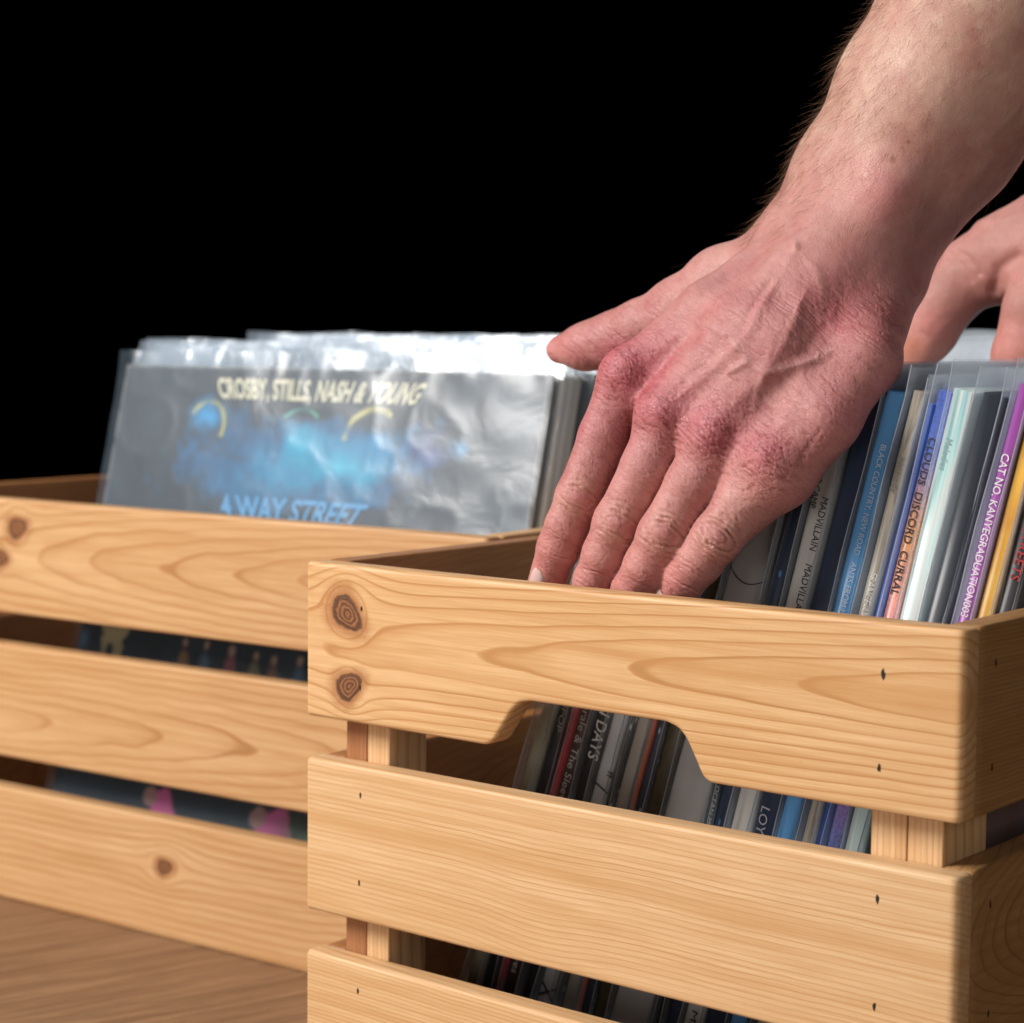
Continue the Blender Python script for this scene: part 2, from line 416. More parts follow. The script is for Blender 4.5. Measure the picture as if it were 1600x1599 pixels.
# ------------------------------------------------------------------ records
def box_vf(x0,x1,y0,y1,z0,z1):
    V=[(x0,y0,z0),(x1,y0,z0),(x1,y1,z0),(x0,y1,z0),(x0,y0,z1),(x1,y0,z1),(x1,y1,z1),(x0,y1,z1)]
    F=[(3,2,1,0),(4,5,6,7),(0,1,5,4),(1,2,6,5),(2,3,7,6),(3,0,4,7)]
    return V,F
def plastic(name,milk=.22,rough=.16,tint=(.62,.70,.78),wr=.35,gl=.5,wmap=(60,60,34)):
    t=NT(name); o=t.obj()
    t.n.remove(t.b)
    tr=t.new('ShaderNodeBsdfTransparent'); gs=t.new('ShaderNodeBsdfGlossy'); gs.inputs['Roughness'].default_value=rough
    df=t.new('ShaderNodeBsdfDiffuse'); df.inputs['Color'].default_value=(*tint,1)
    tl=t.new('ShaderNodeBsdfTranslucent'); tl.inputs['Color'].default_value=(*tint,1)
    n1=t.noise(t.mapping(o,wmap),1,3,.55,.6); 
    b=t.bump(n1,wr,.003); t.L(b,gs.inputs['Normal'])
    m0=t.new('ShaderNodeMixShader'); m0.inputs[0].default_value=.35; t.L(df.outputs[0],m0.inputs[1]); t.L(tl.outputs[0],m0.inputs[2])
    m1=t.new('ShaderNodeMixShader'); n2=t.noise(t.mapping(o,(28,28,18)),1,4,.6)
    t.L(t.rng(n2,.3,.7,milk*.6,milk*1.4),m1.inputs[0]); t.L(tr.outputs[0],m1.inputs[1]); t.L(m0.outputs[0],m1.inputs[2])
    fr=t.new('ShaderNodeFresnel'); fr.inputs['IOR'].default_value=1.5; t.L(b,fr.inputs['Normal'])
    m2=t.new('ShaderNodeMixShader'); t.L(t.math('ADD',t.math('MULTIPLY',fr.outputs[0],gl*1.6),.02,clamp=True),m2.inputs[0]); t.L(m1.outputs[0],m2.inputs[1]); t.L(gs.outputs[0],m2.inputs[2])
    t.L(m2.outputs[0],t.out.inputs[0]); t.m.use_backface_culling=False
    return t.m
PL=plastic('clear_plastic'); PL_MILK=plastic('milky_plastic',.26,.22,(.60,.68,.76),.3,.42); PL_EDGE=plastic('plastic_fold',.55,.2,(.66,.72,.78))
PL_FILM=plastic('record_film',.085,.25,(.34,.50,.64),.17,.13,(34,34,40))
PL_BAG=plastic('bag_plastic',.24,.16,(.50,.60,.70),.7,.12,(55,55,40))
_cm={}
def card(col,rough=.42,kind='plain',col2=None,col3=None):
    key=(col,rough,kind,col2,col3)
    if key in _cm: return _cm[key]
    t=NT('printed_card'); o=t.obj()
    n=t.noise(t.mapping(o,(120,120,30)),1,4,.6)
    c=t.mix(t.rng(n,.3,.75,0,.5),(*col,1),tuple(x*.72 for x in col)+(1,))
    sep=t.new('ShaderNodeSeparateXYZ'); t.L(o,sep.inputs[0]); z=sep.outputs[2]
    if kind=='marble':
        n=t.noise(t.mapping(o,(260,200,26)),1,4,.65,1.5); c=t.mix(t.rng(n,.42,.66),(*col,1),(*col2,1))
    elif kind=='specks':
        v=t.new('ShaderNodeTexVoronoi'); t.L(t.mapping(o,(330,330,120)),v.inputs['Vector']); v.inputs['Scale'].default_value=1
        c=t.mix(t.rng(v.outputs['Distance'],.22,.12),c,(*col2,1))
    elif kind=='gradient':
        n=t.noise(t.mapping(o,(20,20,12)),1,2,.5); f=t.math('ADD',z,t.math('MULTIPLY',n,.03))
        k=t.rng(f,.05,.34); r=t.ramp(k,[(0,(.05,.25,.55)),(.28,(.12,.28,.62)),(.48,(.45,.13,.42)),(.62,(.75,.22,.25)),(.78,(.80,.34,.10)),(.9,(.10,.16,.50)),(1,(.08,.14,.5))]); c=r
        v=t.noise(t.mapping(o,(900,900,700)),1,2,.7); c=t.mix(t.rng(v,.5,.7,0,.6),c,(.05,.05,.12,1))
    elif kind=='irid':
        n=t.noise(t.mapping(o,(420,60,9)),1,3,.5,.4); c=t.ramp(n,[(.25,(.30,.55,.52)),(.42,(.55,.72,.70)),(.52,(.62,.62,.60)),(.6,(.42,.62,.60)),(.75,(.22,.42,.45))])
    elif kind=='flame':
        n=t.noise(t.mapping(o,(30,30,24)),1,3,.5,.6); c=t.ramp(n,[(.3,(.62,.26,.03)),(.5,(.80,.43,.06)),(.7,(.85,.58,.16))])
    elif kind=='bark':
        n=t.noise(t.mapping(o,(300,100,160)),1,4,.7,1); c=t.mix(t.rng(n,.4,.7),(*col,1),(*col2,1))
    t.set(Base_Color=c,Roughness=rough); t.b.inputs['Coat Weight'].default_value=.25; t.b.inputs['Coat Roughness'].default_value=.25
    _cm[key]=t.m; return t.m
_tm={}
def ink(col):
    if col not in _tm: _tm[col]=simple('ink',col,.5)
    return _tm[col]
def lettering(parent,txt,size,M,col,width=None,bold=0,shear=0,spacing=1.0,name='lettering'):
    cu=bpy.data.curves.new('lettering','FONT'); cu.body=txt; cu.size=size; cu.align_x='LEFT'; cu.align_y='CENTER'
    cu.offset=bold; cu.shear=shear; cu.space_character=spacing; cu.resolution_u=3; cu.fill_mode='FRONT'
    o=bpy.data.objects.new('tmp',cu); COL.objects.link(o); bpy.context.view_layer.update()
    dg=bpy.context.evaluated_depsgraph_get(); me=bpy.data.meshes.new_from_object(o.evaluated_get(dg)); bpy.data.objects.remove(o); me.name=name
    n=len(me.vertices); a=np.zeros(n*3,dtype=np.float32); me.vertices.foreach_get('co',a); a=a.reshape(-1,3)
    if width and n:
        w=a[:,0].max()-a[:,0].min(); a[:,0]=(a[:,0]-a[:,0].min())*width/w
    me.vertices.foreach_set('co',a.ravel()); me.materials.clear(); me.materials.append(ink(col))
    ob=bpy.data.objects.new(name,me); COL.objects.link(ob); ob.parent=parent; ob.matrix_basis=M
    return ob
def slab(x0,x1,y0,y1,z0,z1,r,nz=2,bulge=0,seed=0):
    """rounded-spine slab: rounded cross-section in x-y at the spine side (y0)"""
    sec=[]
    for k in range(7):
        a=math.pi*k/6; sec.append(((x0+x1)/2-(x1-x0)/2*math.cos(a), y0+r-r*math.sin(a)))
    sec=sec+[(x1,y1),(x0,y1)]
    m=len(sec); V=[]
    for i in range(nz+1):
        z=z0+(z1-z0)*i/nz
        V+=[(x,y,z) for x,y in sec]
    F=[(i*m+j,i*m+(j+1)%m,(i+1)*m+(j+1)%m,(i+1)*m+j) for i in range(nz) for j in range(m)]
    F+=[tuple(range(m-1,-1,-1)),tuple(nz*m+j for j in range(m))]
    return V,F
def record_a(xr,w,slope,mat,label,Y=.062,H=.3155,top=.0095,fin=.004,finR=0,texts=(),lines=False,seed=0,D=.312,plast=True,dz=0):
    """xr: left edge of the spine at height .1385; leaning by slope"""
    th=math.atan(slope); z0=.0105+dz
    x0=xr-(.1385-z0)*slope
    t=thing('vinyl_record',label,'record',(x0,Y,z0),(0,th,0),'records standing spine out in the front crate')
    w=w*math.cos(th)
    V,F=slab(0,w,0,D,0,H,min(.0012,w*.35)); mesh_obj('sleeve',V,F,mat,t,True)
    me=t.children[-1].data if t.children else None
    rr=random.Random(seed+5)
    if plast:
        # folded clear outer sleeve: two wavy sheets with a lip standing in front of the spine and above the top
        n=26; V=[];F=[]
        ph=rr.uniform(0,6)
        def sheet(xx,lip,side,zt):
            b=len(V)
            for i in range(n+1):
                z=.001+(H+zt-.001)*i/n
                wv=.0007*math.sin(z*46+ph)+.0004*math.sin(z*110+ph*2)
                yf=-lip+wv*(1 if lip>.001 else .2)-.0004
                xo=.0003*math.sin(z*60+ph)+side*.0006*max(0,(z-H)/.01)
                for (yy,xx2) in ((yf,xx+xo+side*.0002),(.002,xx+xo*.4),(.03,xx),(D*.5,xx),(D+.006,xx)):
                    V.append((xx2,yy,z))
            for i in range(n):
                for j in range(4): F.append((b+i*5+j,b+i*5+j+1,b+(i+1)*5+j+1,b+(i+1)*5+j))
            # bright folded edge
        sheet(-.00035,fin,-1,top+rr.uniform(-.0015,.0015))
        sheet(w+.00035,finR,1,top+rr.uniform(-.0025,.001))
        o=mesh_obj('plastic_cover',V,F,PL_MILK,t,True)
        # thin lighter rim along the front lip
        b=[];Fb=[]
        for i in range(n+1):
            z=.001+(H+top-.001)*i/n; wv=.0007*math.sin(z*46+ph)+.0004*math.sin(z*110+ph*2)
            yf=-fin+wv-.0004; xo=.0003*math.sin(z*60+ph)-.0002-.00035-.0006*max(0,(z-H)/.01)
            for dx,dy in ((-.00012,0),(.00022,-.0002),(.00022,.0003)): b.append((xo+dx,yf+dy-.0001,z))
        for i in range(n):
            for j in range(3): Fb.append((i*3+j,i*3+(j+1)%3,(i+1)*3+(j+1)%3,(i+1)*3+j))
        mesh_obj('cover_fold',b,Fb,PL_EDGE,o,True)
    if lines:
        for zz in (.075,.118,.20,.243):
            V=[];F=[]
            for k in range(13):
                x=.0004+(w-.0008)*k/12; z=zz-.004*math.sin(math.pi*k/12); y=-.0001-min(.0012,w*.35)*0
                a=math.acos(max(-1,min(1,1-2*x/w))); yy=.0012-.0012*math.sin(a)-.00015
                V+=[(x,yy,z),(x,yy,z+.0005)]
            F=[(2*k,2*k+2,2*k+3,2*k+1) for k in range(12)]
            mesh_obj('printed_line',V,F,ink((.06,.06,.07)),t,False)
    for (txt,size,ztop,xc,col,width,bold) in texts:
        # text runs down the spine: right = -z, up = +x, facing -y
        M=Matrix.Translation((xc*w,-.0003,ztop))@Matrix(((0,1,0,0),(0,0,-1,0),(-1,0,0,0),(0,0,0,1)))
        lettering(t,txt,size,M,col,width,bold)
    return t
WHITE=(.75,.75,.72); K=(.02,.02,.02)
# z along the record for a picture height z: (z-.0105)/cos
def zr(z,sl): return (z-.0105)/math.cos(math.atan(sl))
A=[
 (.0688,.0085,.320,card((.30,.28,.20)),'grey-beige spine, leftmost record in the front crate',dict(fin=.003)),
 (.0779,.0066,.318,card((.022,.022,.026)),'black spine lettered EARCUPOP beside the red one',dict(texts=(('EARCUPOP',.0042,zr(.196,.318),.5,(.35,.35,.35),.030,.0),))),
 (.0849,.0044,.316,card((.50,.012,.02)),'thin bright red spine seen through the handhold',dict(fin=.001)),
 (.0894,.0070,.310,card((.055,.030,.028)),'dark brown spine lettered Morale & The Sleeves',dict(texts=(('Morale & The Sleeves',.0050,zr(.186,.31),.5,(.45,.42,.38),.056,0),('Morale & The Sleeves',.0050,zr(.110,.31),.5,(.40,.38,.34),.056,0)))),
 (.0992,.0078,.300,card((.020,.020,.022)),'black spine lettered DEMON DAYS in tall white capitals',dict(texts=(('DEMON DAYS',.0078,zr(.202,.30),.48,(.62,.62,.58),.046,.00005),),fin=.0035)),
 (.1072,.0083,.297,card((.48,.49,.50)),'pale grey spine with small black scribbles',dict(fin=.003,texts=(('"',.009,zr(.155,.297),.5,K,None,.0001),('/',.011,zr(.148,.297),.45,K,None,.0),('X',.011,zr(.056,.297),.5,K,None,0)))),
 (.1160,.0038,.295,card((.02,.022,.028),.4,'specks',(.5,.55,.55)),'narrow black spine with white specks',dict(fin=.002)),
 (.1202,.0073,.293,card((.34,.31,.27)),'beige-grey spine left of the thin orange one',dict(fin=.003)),
 (.1278,.0026,.290,card((.62,.13,.045)),'very thin orange spine',dict(fin=.001)),
 (.1307,.0050,.289,card((.035,.045,.075),.4,'specks',(.35,.4,.5)),'navy speckled spine right of the thin orange one',dict(fin=.003)),
 (.1362,.0082,.286,card((.075,.060,.030),.4,'bark',(.03,.025,.015)),'olive-brown spine with a crackled print',dict(fin=.002)),
 (.1453,.0190,.283,card((.43,.42,.41)),'widest spine, pale grey with thin curved lines',dict(lines=True,fin=.002)),
 (.1664,.0030,.262,card((.02,.02,.022)),'narrow black spine with a small grey title',dict(texts=(('OCEAN MAN',.0026,zr(.155,.26),.5,(.5,.5,.5),.022,0),),fin=.001)),
 (.1700,.0060,.245,card((.030,.045,.085),.4,'specks',(.08,.25,.5)),'navy spine with small blue dashes',dict(fin=.004)),
 (.1782,.0092,.250,card((.62,.60,.56)),'off-white spine lettered MADVILLAIN twice in black',dict(fin=.003,texts=(('MADVILLAIN',.0044,zr(.2760,.25),.72,K,.0215,0),('MADVILLAIN',.0044,zr(.2495,.25),.72,K,.0225,0),('MADLIB CAMP',.0036,zr(.292,.25),.22,K,.022,0),('MADLIB',.0040,zr(.060,.25),.5,K,.025,0)))),
 (.1890,.0098,.255,card((.030,.035,.065),.4,'bark',(.01,.04,.085)),'dark navy and purple spine with a textured print',dict(fin=.004,texts=(('LOYLE C',.0056,zr(.150,.255),.32,(.45,.45,.52),.024,0),))),
 (.1997,.0074,.250,card((.115,.34,.66)),'sky blue spine lettered BLACK COUNTRY, NEW ROAD',dict(fin=.002,texts=(('BLACK COUNTRY, NEW ROAD',.0036,zr(.297,.25),.62,(.42,.52,.62),.044,0),('ANTS FROM UP THERE',.0036,zr(.2515,.25),.62,(.55,.62,.68),.034,0)))),
 (.2114,.0052,.245,card((.50,.45,.36),.4,'marble',(.24,.20,.17)),'cream marbled spine lettered FRANCE AND THE COAST',dict(fin=.004,texts=(('FRANCE AND THE COAST',.0043,zr(.2475,.245),.55,(.75,.74,.70),.040,0),('Nobody',.0040,zr(.292,.245),.45,(.25,.22,.2),.014,0)))),
 (.2180,.0038,.250,card((.02,.075,.36)),'narrow royal blue spine',dict(fin=.003,H=.311,dz=-.0)),
 (.2226,.0062,.240,card((.1,.1,.3),.4,'gradient'),'glittery spine fading from blue to orange and pink',dict(fin=.0025,texts=(('CLOUDS  DISCORD  CURRAL',.0046,zr(.300,.24),.42,(.02,.02,.03),.062,.00004),))),
 (.2306,.0082,.228,card((.5,.6,.6),.25,'irid'),'pale mint iridescent spine',dict(fin=.002,texts=(('Melodies',.0034,zr(.300,.228),.40,(.22,.33,.34),.012,0),))),
 (.2400,.0078,.245,card((.030,.036,.048)),'charcoal spine with a pale edge right of the mint one',dict(fin=.0045)),
]
for k,(x,w,sl,m,lab,kw) in enumerate(A): record_a(x,w,sl,m,lab,seed=k,**kw)
A2_=[
 (.2475,.0042,.248,card((.16,.18,.27)),'slate blue spine between the charcoal and the purple ones',dict(Y=.066,fin=.003)),
 (.2523,.0050,.245,card((.38,.09,.40)),'purple spine with a white catalogue number',dict(Y=.064,H=.3190,fin=.0035,texts=(('CAT NO. KANYEGRADUATION003',.0043,zr(.295,.245),.40,(.80,.78,.80),.063,.00004),))),
 (.2588,.0056,.240,card((.8,.45,.08),.4,'flame'),'orange and yellow cloudy spine',dict(Y=.066,H=.315,fin=.003,texts=(('RRC0030-01',.0040,zr(.312,.24),.75,(.35,.15,.05),.018,0),))),
 (.2655,.0062,.238,card((.035,.030,.035)),'charcoal spine with red lettering',dict(Y=.068,H=.314,fin=.0035,texts=(('THE STREETS',.0052,zr(.280,.238),.6,(.45,.03,.03),.032,0),))),
]
for k,(x,w,sl,m,lab,kw) in enumerate(A2_): record_a(x,w,sl,m,lab,seed=k+60,**kw)
record_a(.2700,.0050,.20,card((.42,.16,.07)),'rust-brown spine, rightmost record in the front crate',Y=.072,fin=.003,seed=90)

# ---- records with their covers facing the camera in the crate behind
def film_sheet(x0,x1,z0,z1,y,amp,seed,nx=110,nz=110):
    X,Z=np.meshgrid(np.linspace(x0,x1,nx),np.linspace(z0,z1,nz)); P=np.stack([X.ravel()*14,Z.ravel()*14,np.full(X.size,seed*1.7)],1)
    n=fbm(P,seed,3); n2=1-np.abs(fbm(P*2.3+5,seed+9,2)); 
    Y=y-amp*(.5+.5*n)-amp*.5*np.clip(n2,0,1)**3
    tpk=np.clip((Z.ravel()-z1+.03)/.03,0,1); e1=fbm(np.stack([X.ravel()*38,np.full(X.size,seed*2.3),Z.ravel()*20],1),seed+3,3)
    Y=Y-tpk**2*e1*.0030; Zr=Z.ravel()+tpk*fbm(np.stack([X.ravel()*26,np.full(X.size,seed*5.3),np.zeros(X.size)],1),seed+4,3)*.0014
    V=np.stack([X.ravel(),Y,Zr],1); i=np.arange(nz-1)[:,None]; j=np.arange(nx-1)[None,:]
    F=np.stack([i*nx+j,i*nx+j+1,(i+1)*nx+j+1,(i+1)*nx+j],-1).reshape(-1,4)
    return V,F
LB=.250   # backwards lean (depth per height)
thB=math.atan(LB)
MB_=Matrix.Translation(Vector(OB))@Matrix.Rotation(ANG,4,'Z')
GB='records stacked behind the blue painted one in the left crate'
def record_b(t0,dep,w,H,thick,mat,label,ph=.010,z0=.0105,first=False,seed=0,wside=.003,rot=0):
    """t0 along the crate, dep = depth of the cover at height z0"""
    o=bpy.data.objects.new('vinyl_record',None); COL.objects.link(o); o.empty_display_size=.02
    tag(o,label,'record',None if first else GB)
    o.matrix_world=MB_@Matrix.Translation((t0,dep,z0))@Matrix.Rotation(-thB,4,'X')@Matrix.Rotation(rot,4,'Y')
    V,F=box_vf(0,w,0,thick,0,H)
    return o,V,F
mB0=record_b(.1165,.0155,.316,.3145,.0042,None,'dark record sleeve with a blue smoky painting and yellow lettering in clear plastic',first=True)
o,V,F=mB0
SH=-.020
# printed front as a fine grid with the picture in a colour attribute
def cover_art():
    n=300; U,Vv=np.meshgrid(np.linspace(0,.316,n),np.linspace(0,.3145,n)); u=U.ravel(); v=Vv.ravel()
    P=np.stack([u*30,v*30,np.zeros_like(u)],1)
    nz=fbm(P,3,4); nf=fbm(P*5,8,3)
    c=np.stack([.022+.006*nz,.030+.008*nz,.040+.01*nz],1)
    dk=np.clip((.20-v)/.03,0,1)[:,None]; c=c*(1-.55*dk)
    def blob(cx,cz,rx,rz,col,a=1,sh=1.0,dist=.35,pw=1.5):
        nonlocal c
        d=np.sqrt(((u-cx-SH*(cz>.2))/rx)**2+((v-cz-.010*(cz>.2))/(rz*(.78 if cz>.2 else 1)))**2)+dist*nz+.12*nf
        m=(np.clip(1-d,0,1)**pw*a*sh)[:,None]; m=np.clip(m,0,1); c=c*(1-m)+np.array(col)*m
    blue=(.008,.18,.33); deep=(.014,.085,.19)
    blob(.178,.250,.115,.042,deep,3.6,1,.22,1.0); blob(.188,.252,.085,.023,blue,2.2,1,.22,1.0); blob(.175,.245,.07,.040,blue,1.7); blob(.120,.262,.035,.030,deep,1.2)
    blob(.097,.274,.020,.016,(.02,.24,.50),1.3); blob(.165,.262,.022,.024,(.01,.28,.44),1.5); blob(.228,.264,.030,.026,(.02,.21,.40),1.4)
    blob(.205,.248,.035,.016,(.01,.34,.50),1.1); blob(.15,.225,.045,.02,(.02,.11,.22),1.2); blob(.285,.262,.014,.014,(.02,.25,.5),1.2); blob(.262,.258,.03,.02,(.07,.08,.24),.9)
    def arc(cx,cz,r,a0,a1,wd,col):
        nonlocal c
        cx=cx+SH; cz=cz+.009; a=np.arctan2(v-cz,u-cx); d=np.abs(np.hypot(u-cx,v-cz)-r-.0016*nz)
        m=np.clip(1.2-d/wd,0,1)*np.clip(.8+.8*nf,.2,1)*((a>a0)&(a<a1)); m=m[:,None]*.9; c=c*(1-m)+np.array(col)*m
    arc(.094,.271,.014,-.5,2.7,.0016,(.42,.40,.10)); arc(.222,.262,.020,1.0,3.0,.0020,(.50,.47,.16)); arc(.168,.262,.019,.9,2.3,.0010,(.1,.42,.3))
    # small row of figures and pink shapes lower on the cover
    fr=np.random.default_rng(5)
    for k,cx in enumerate((.088,.105,.125,.144,.158,.177,.19,.21,.24,.26,.28)):
        cz=.1455+fr.uniform(-.003,.002)
        col=[(.35,.18,.08),(.10,.16,.24),(.40,.10,.12),(.30,.25,.12)][k%4]
        blob(cx,cz-.008,.0055,.011,col,1.6,1,.15,.8); blob(cx,cz+.004,.0028,.0035,(.42,.24,.15),1.8,1,.1,.8)
    c[(np.abs(u-.028-.003*nf)<.0105)&(np.abs(v-.150)<.022)]=(.46,.36,.18); blob(.004,.144,.010,.014,(.08,.16,.26),1.6,1,.2)
    blob(.027,.138,.004,.008,(.02,.02,.02),3,1,.1,.6)
    for cx in (.0891,.1735): 
        blob(cx+.002,.050,.010,.013,(.55,.10,.27),3.0,1,.75,.6); blob(cx-.009,.060,.006,.006,(.36,.19,.16),2.4,1,.5,.7)
    blob(.22,.052,.05,.018,(.05,.09,.02),1,1,.4)
    # worn pale edges
    e=np.minimum.reduce([u,.316-u,.3145-v]); m=(np.clip(1-e/.0022,0,1)*np.clip(nf+.9,0,1)*.5)[:,None]; c=c*(1-m)+np.array((.30,.29,.27))*m
    i=np.arange(n-1)[:,None]; j=np.arange(n-1)[None,:]
    F=np.stack([i*n+j,i*n+j+1,(i+1)*n+j+1,(i+1)*n+j],-1).reshape(-1,4)
    # loosely warped board
    Y=-.0003-0*u
    return np.stack([u,Y,v],1),F,np.concatenate([c,np.ones((len(c),1))],1)
t=NT('cover_print'); t.set(Base_Color=t.attr('art',0),Roughness=.5); PRINT=t.m
slv=mesh_obj('sleeve',V,F,card((.30,.27,.22)),o,False)
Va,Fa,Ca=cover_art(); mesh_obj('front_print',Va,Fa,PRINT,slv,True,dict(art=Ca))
def RT(x,z): return Matrix.Translation((x,-.0007,z))@Matrix.Rotation(math.pi/2,4,'X')
def slanted(txt,x,z,size,width,col,parent,serif=True):
    ob=lettering(parent,txt,size,RT(x,z),col,width,.00055)
    # letters lean left at the start of the line and right at its end; widen stems at top and foot like serifs
    me=ob.data; n=len(me.vertices); a=np.zeros(n*3,dtype=np.float32); me.vertices.foreach_get('co',a); a=a.reshape(-1,3)
    h=a[:,1].max()-a[:,1].min(); k=(a[:,0]/width-.42)*2
    a[:,0]+=a[:,1]*k*.55
    me.vertices.foreach_set('co',a.ravel())
    return ob
slanted('CROSBY, STILLS, NASH & YOUNG',.0800,.3010,.0165,.152,(.52,.50,.36),o)
slanted('4 WAY STREET',.0980,.2310,.0185,.106,(.08,.27,.50),o)
Vf,Ff=film_sheet(-.004,.320,.0,.323,-.0016,.0010,4,150,150); mesh_obj('plastic_cover',Vf,Ff,PL_FILM,o,True)
Vf,Ff=film_sheet(-.004,.320,.0,.326,.0058,-.001,9,60,60); mesh_obj('plastic_cover',Vf,Ff,PL,o,True)
cols=[((.86,.85,.82),'off-white'),((.78,.78,.78),'grey'),((.80,.79,.76),'ivory'),((.12,.13,.14),'black'),((.84,.82,.74),'cream'),((.50,.54,.60),'slate'),((.72,.66,.56),'tan'),((.86,.86,.86),'pale grey')]
dep=.0240; r5=random.Random(21)
for k in range(26):
    th=r5.choice((.0045,.0055,.0065,.008)); H=.3145; t0=.1165+r5.uniform(-.006,.006); top=r5.uniform(.009,.014)
    if k<3: t0=.1180-.002*k; top=.016
    if 10<=k<19: H=.318; t0=.1165+r5.uniform(-.004,.002)+.004; top=.0165
    if k>=19: t0=.125+r5.uniform(-.004,.004); top=.015; H=.319
    c,nm=cols[k%8]
    lab='%s-edged record in cloudy plastic within the stack behind the blue painted cover'%nm
    o,V,F=record_b(t0,dep,.315,H,th,None,lab,seed=k)
    mesh_obj('sleeve',V,F,card(c,.5),o,False)
    Vf,Ff=film_sheet(-.003,.3165,.0,H+top,-.0009,.0012,30+k,50,50)
    Vg,Fg=film_sheet(-.003,.3165,.0,H+top-.002,th+.0009,-.0012,70+k,50,50)
    mesh_obj('plastic_cover',np.concatenate([Vf,Vg]),np.concatenate([Ff,Fg+len(Vf)]),PL_BAG,o,True)
    dep+=th+.0030
# a few sleeves standing crosswise at the far end of the front crate
for k in range(4):
    o=thing('vinyl_record','record in clear plastic standing crosswise at the far end of the front crate','record',(.020,.385+.013*k,.0105),(-math.radians(2),0,0),'records standing crosswise in the front crate')
    V,F=box_vf(0,.27,0,.005,0,.312); mesh_obj('sleeve',V,F,card(cols[k][0],.5),o,False)
    Vf,Ff=film_sheet(-.002,.272,.0,.322+.003*k,-.0012,.002,110+k,60,60); mesh_obj('plastic_cover',Vf,Ff,PL_EDGE,o,True)


# ------------------------------------------------------------------ person: two hands and forearms, grown from one distance field
def dist_at(px,py,Y): 
    P=at(px,py,Y); return float(topix(P[None])[1][0])
def J(px,py,Y,r):
    P=at(px,py,Y); return (P, r*float(topix(P[None])[1][0])/FPX)
def smin(a,b,k):
    h=np.clip(.5+.5*(b-a)/k,0,1); return b*(1-h)+a*h-k*h*(1-h)
def cap(P,A,B):
    (a,ra),(b,rb)=A,B; ab=b-a; L=float(ab@ab)+1e-12
    t=np.clip(((P-a)@ab)/L,0,1); q=P-a-t[:,None]*ab
    return np.sqrt((q*q).sum(1))-(ra+(rb-ra)*t)
def chain(P,js,k=.004):
    d=None
    for A,B in zip(js[:-1],js[1:]):
        c=cap(P,A,B); d=c if d is None else smin(d,c,k)
    return d
def nets(sdf,lo,hi,h,coarse=8):
    n=(np.ceil((hi-lo)/(h*coarse)).astype(int))*coarse+1
    cn=(n-1)//coarse+1
    cx=[lo[i]+h*coarse*np.arange(cn[i]) for i in range(3)]
    G=np.stack(np.meshgrid(*cx,indexing='ij'),-1).reshape(-1,3)
    dc=sdf(G).reshape(cn)
    D=np.repeat(np.repeat(np.repeat(dc[:-1,:-1,:-1],coarse,0),coarse,1),coarse,2)
    full=np.full(n,1.0,dtype=np.float32); full[:-1,:-1,:-1]=np.sign(D)*1.0
    near=np.abs(dc)<h*coarse*1.9
    m=np.zeros(n,bool)
    idx=np.argwhere(near)
    nb=np.zeros(cn,bool)
    for dx in (-1,0):
        for dy in (-1,0):
            for dz in (-1,0):
                q=idx+np.array([dx,dy,dz]); q=q[((q>=0)&(q<cn-1)).all(1)]; nb[q[:,0],q[:,1],q[:,2]]=True
    mb=np.repeat(np.repeat(np.repeat(nb[:-1,:-1,:-1],coarse,0),coarse,1),coarse,2)
    m[:-1,:-1,:-1]=mb
    ii=np.argwhere(m)
    for c in range(0,len(ii),400000):
        q=ii[c:c+400000]; full[q[:,0],q[:,1],q[:,2]]=sdf(lo+q*h)
    neg=full<0
    c0=neg[:-1,:-1,:-1].astype(np.int8)
    cnt=c0.copy()
    for a,b,c in ((1,0,0),(0,1,0),(0,0,1),(1,1,0),(1,0,1),(0,1,1),(1,1,1)):
        cnt+=neg[a:n[0]-1+a,b:n[1]-1+b,c:n[2]-1+c]
    act=(cnt>0)&(cnt<8); cells=np.argwhere(act); vid=-np.ones(act.shape,dtype=np.int64); vid[act]=np.arange(len(cells))
    acc=np.zeros((len(cells),3)); w=np.zeros(len(cells))
    corners=[(0,0,0),(1,0,0),(0,1,0),(0,0,1),(1,1,0),(1,0,1),(0,1,1),(1,1,1)]
    for A in corners:
        for ax in range(3):
            if A[ax]: continue
            B=list(A); B[ax]=1
            va=full[cells[:,0]+A[0],cells[:,1]+A[1],cells[:,2]+A[2]]; vb=full[cells[:,0]+B[0],cells[:,1]+B[1],cells[:,2]+B[2]]
            s_=(va<0)!=(vb<0); t=np.where(s_,va/(va-vb+1e-12),0)
            p=np.array(A,float)[None]+np.zeros((len(cells),3)); p[:,ax]+=t
            acc+=p*s_[:,None]; w+=s_
    V=lo+(cells+acc/w[:,None])*h
    F=[]
    for ax in range(3):
        o1,o2=[(1,2),(2,0),(0,1)][ax]
        sl0=[slice(1,n[i]-1) for i in range(3)]; sl0[ax]=slice(0,n[ax]-1)
        sl1=[slice(1,n[i]-1) for i in range(3)]; sl1[ax]=slice(1,n[ax])
        a=neg[tuple(sl0)]; b=neg[tuple(sl1)]; e=np.argwhere(a!=b)
        sg=a[e[:,0],e[:,1],e[:,2]]
        off=np.array([1,1,1]); off[ax]=0; e=e+off
        def cid(d1,d2):
            q=e.copy(); q[:,o1]-=d1; q[:,o2]-=d2; return vid[q[:,0],q[:,1],q[:,2]]
        q=np.stack([cid(1,1),cid(0,1),cid(0,0),cid(1,0)],1)
        q[~sg]=q[~sg][:,::-1]; F.append(q)
    return V,np.concatenate(F)
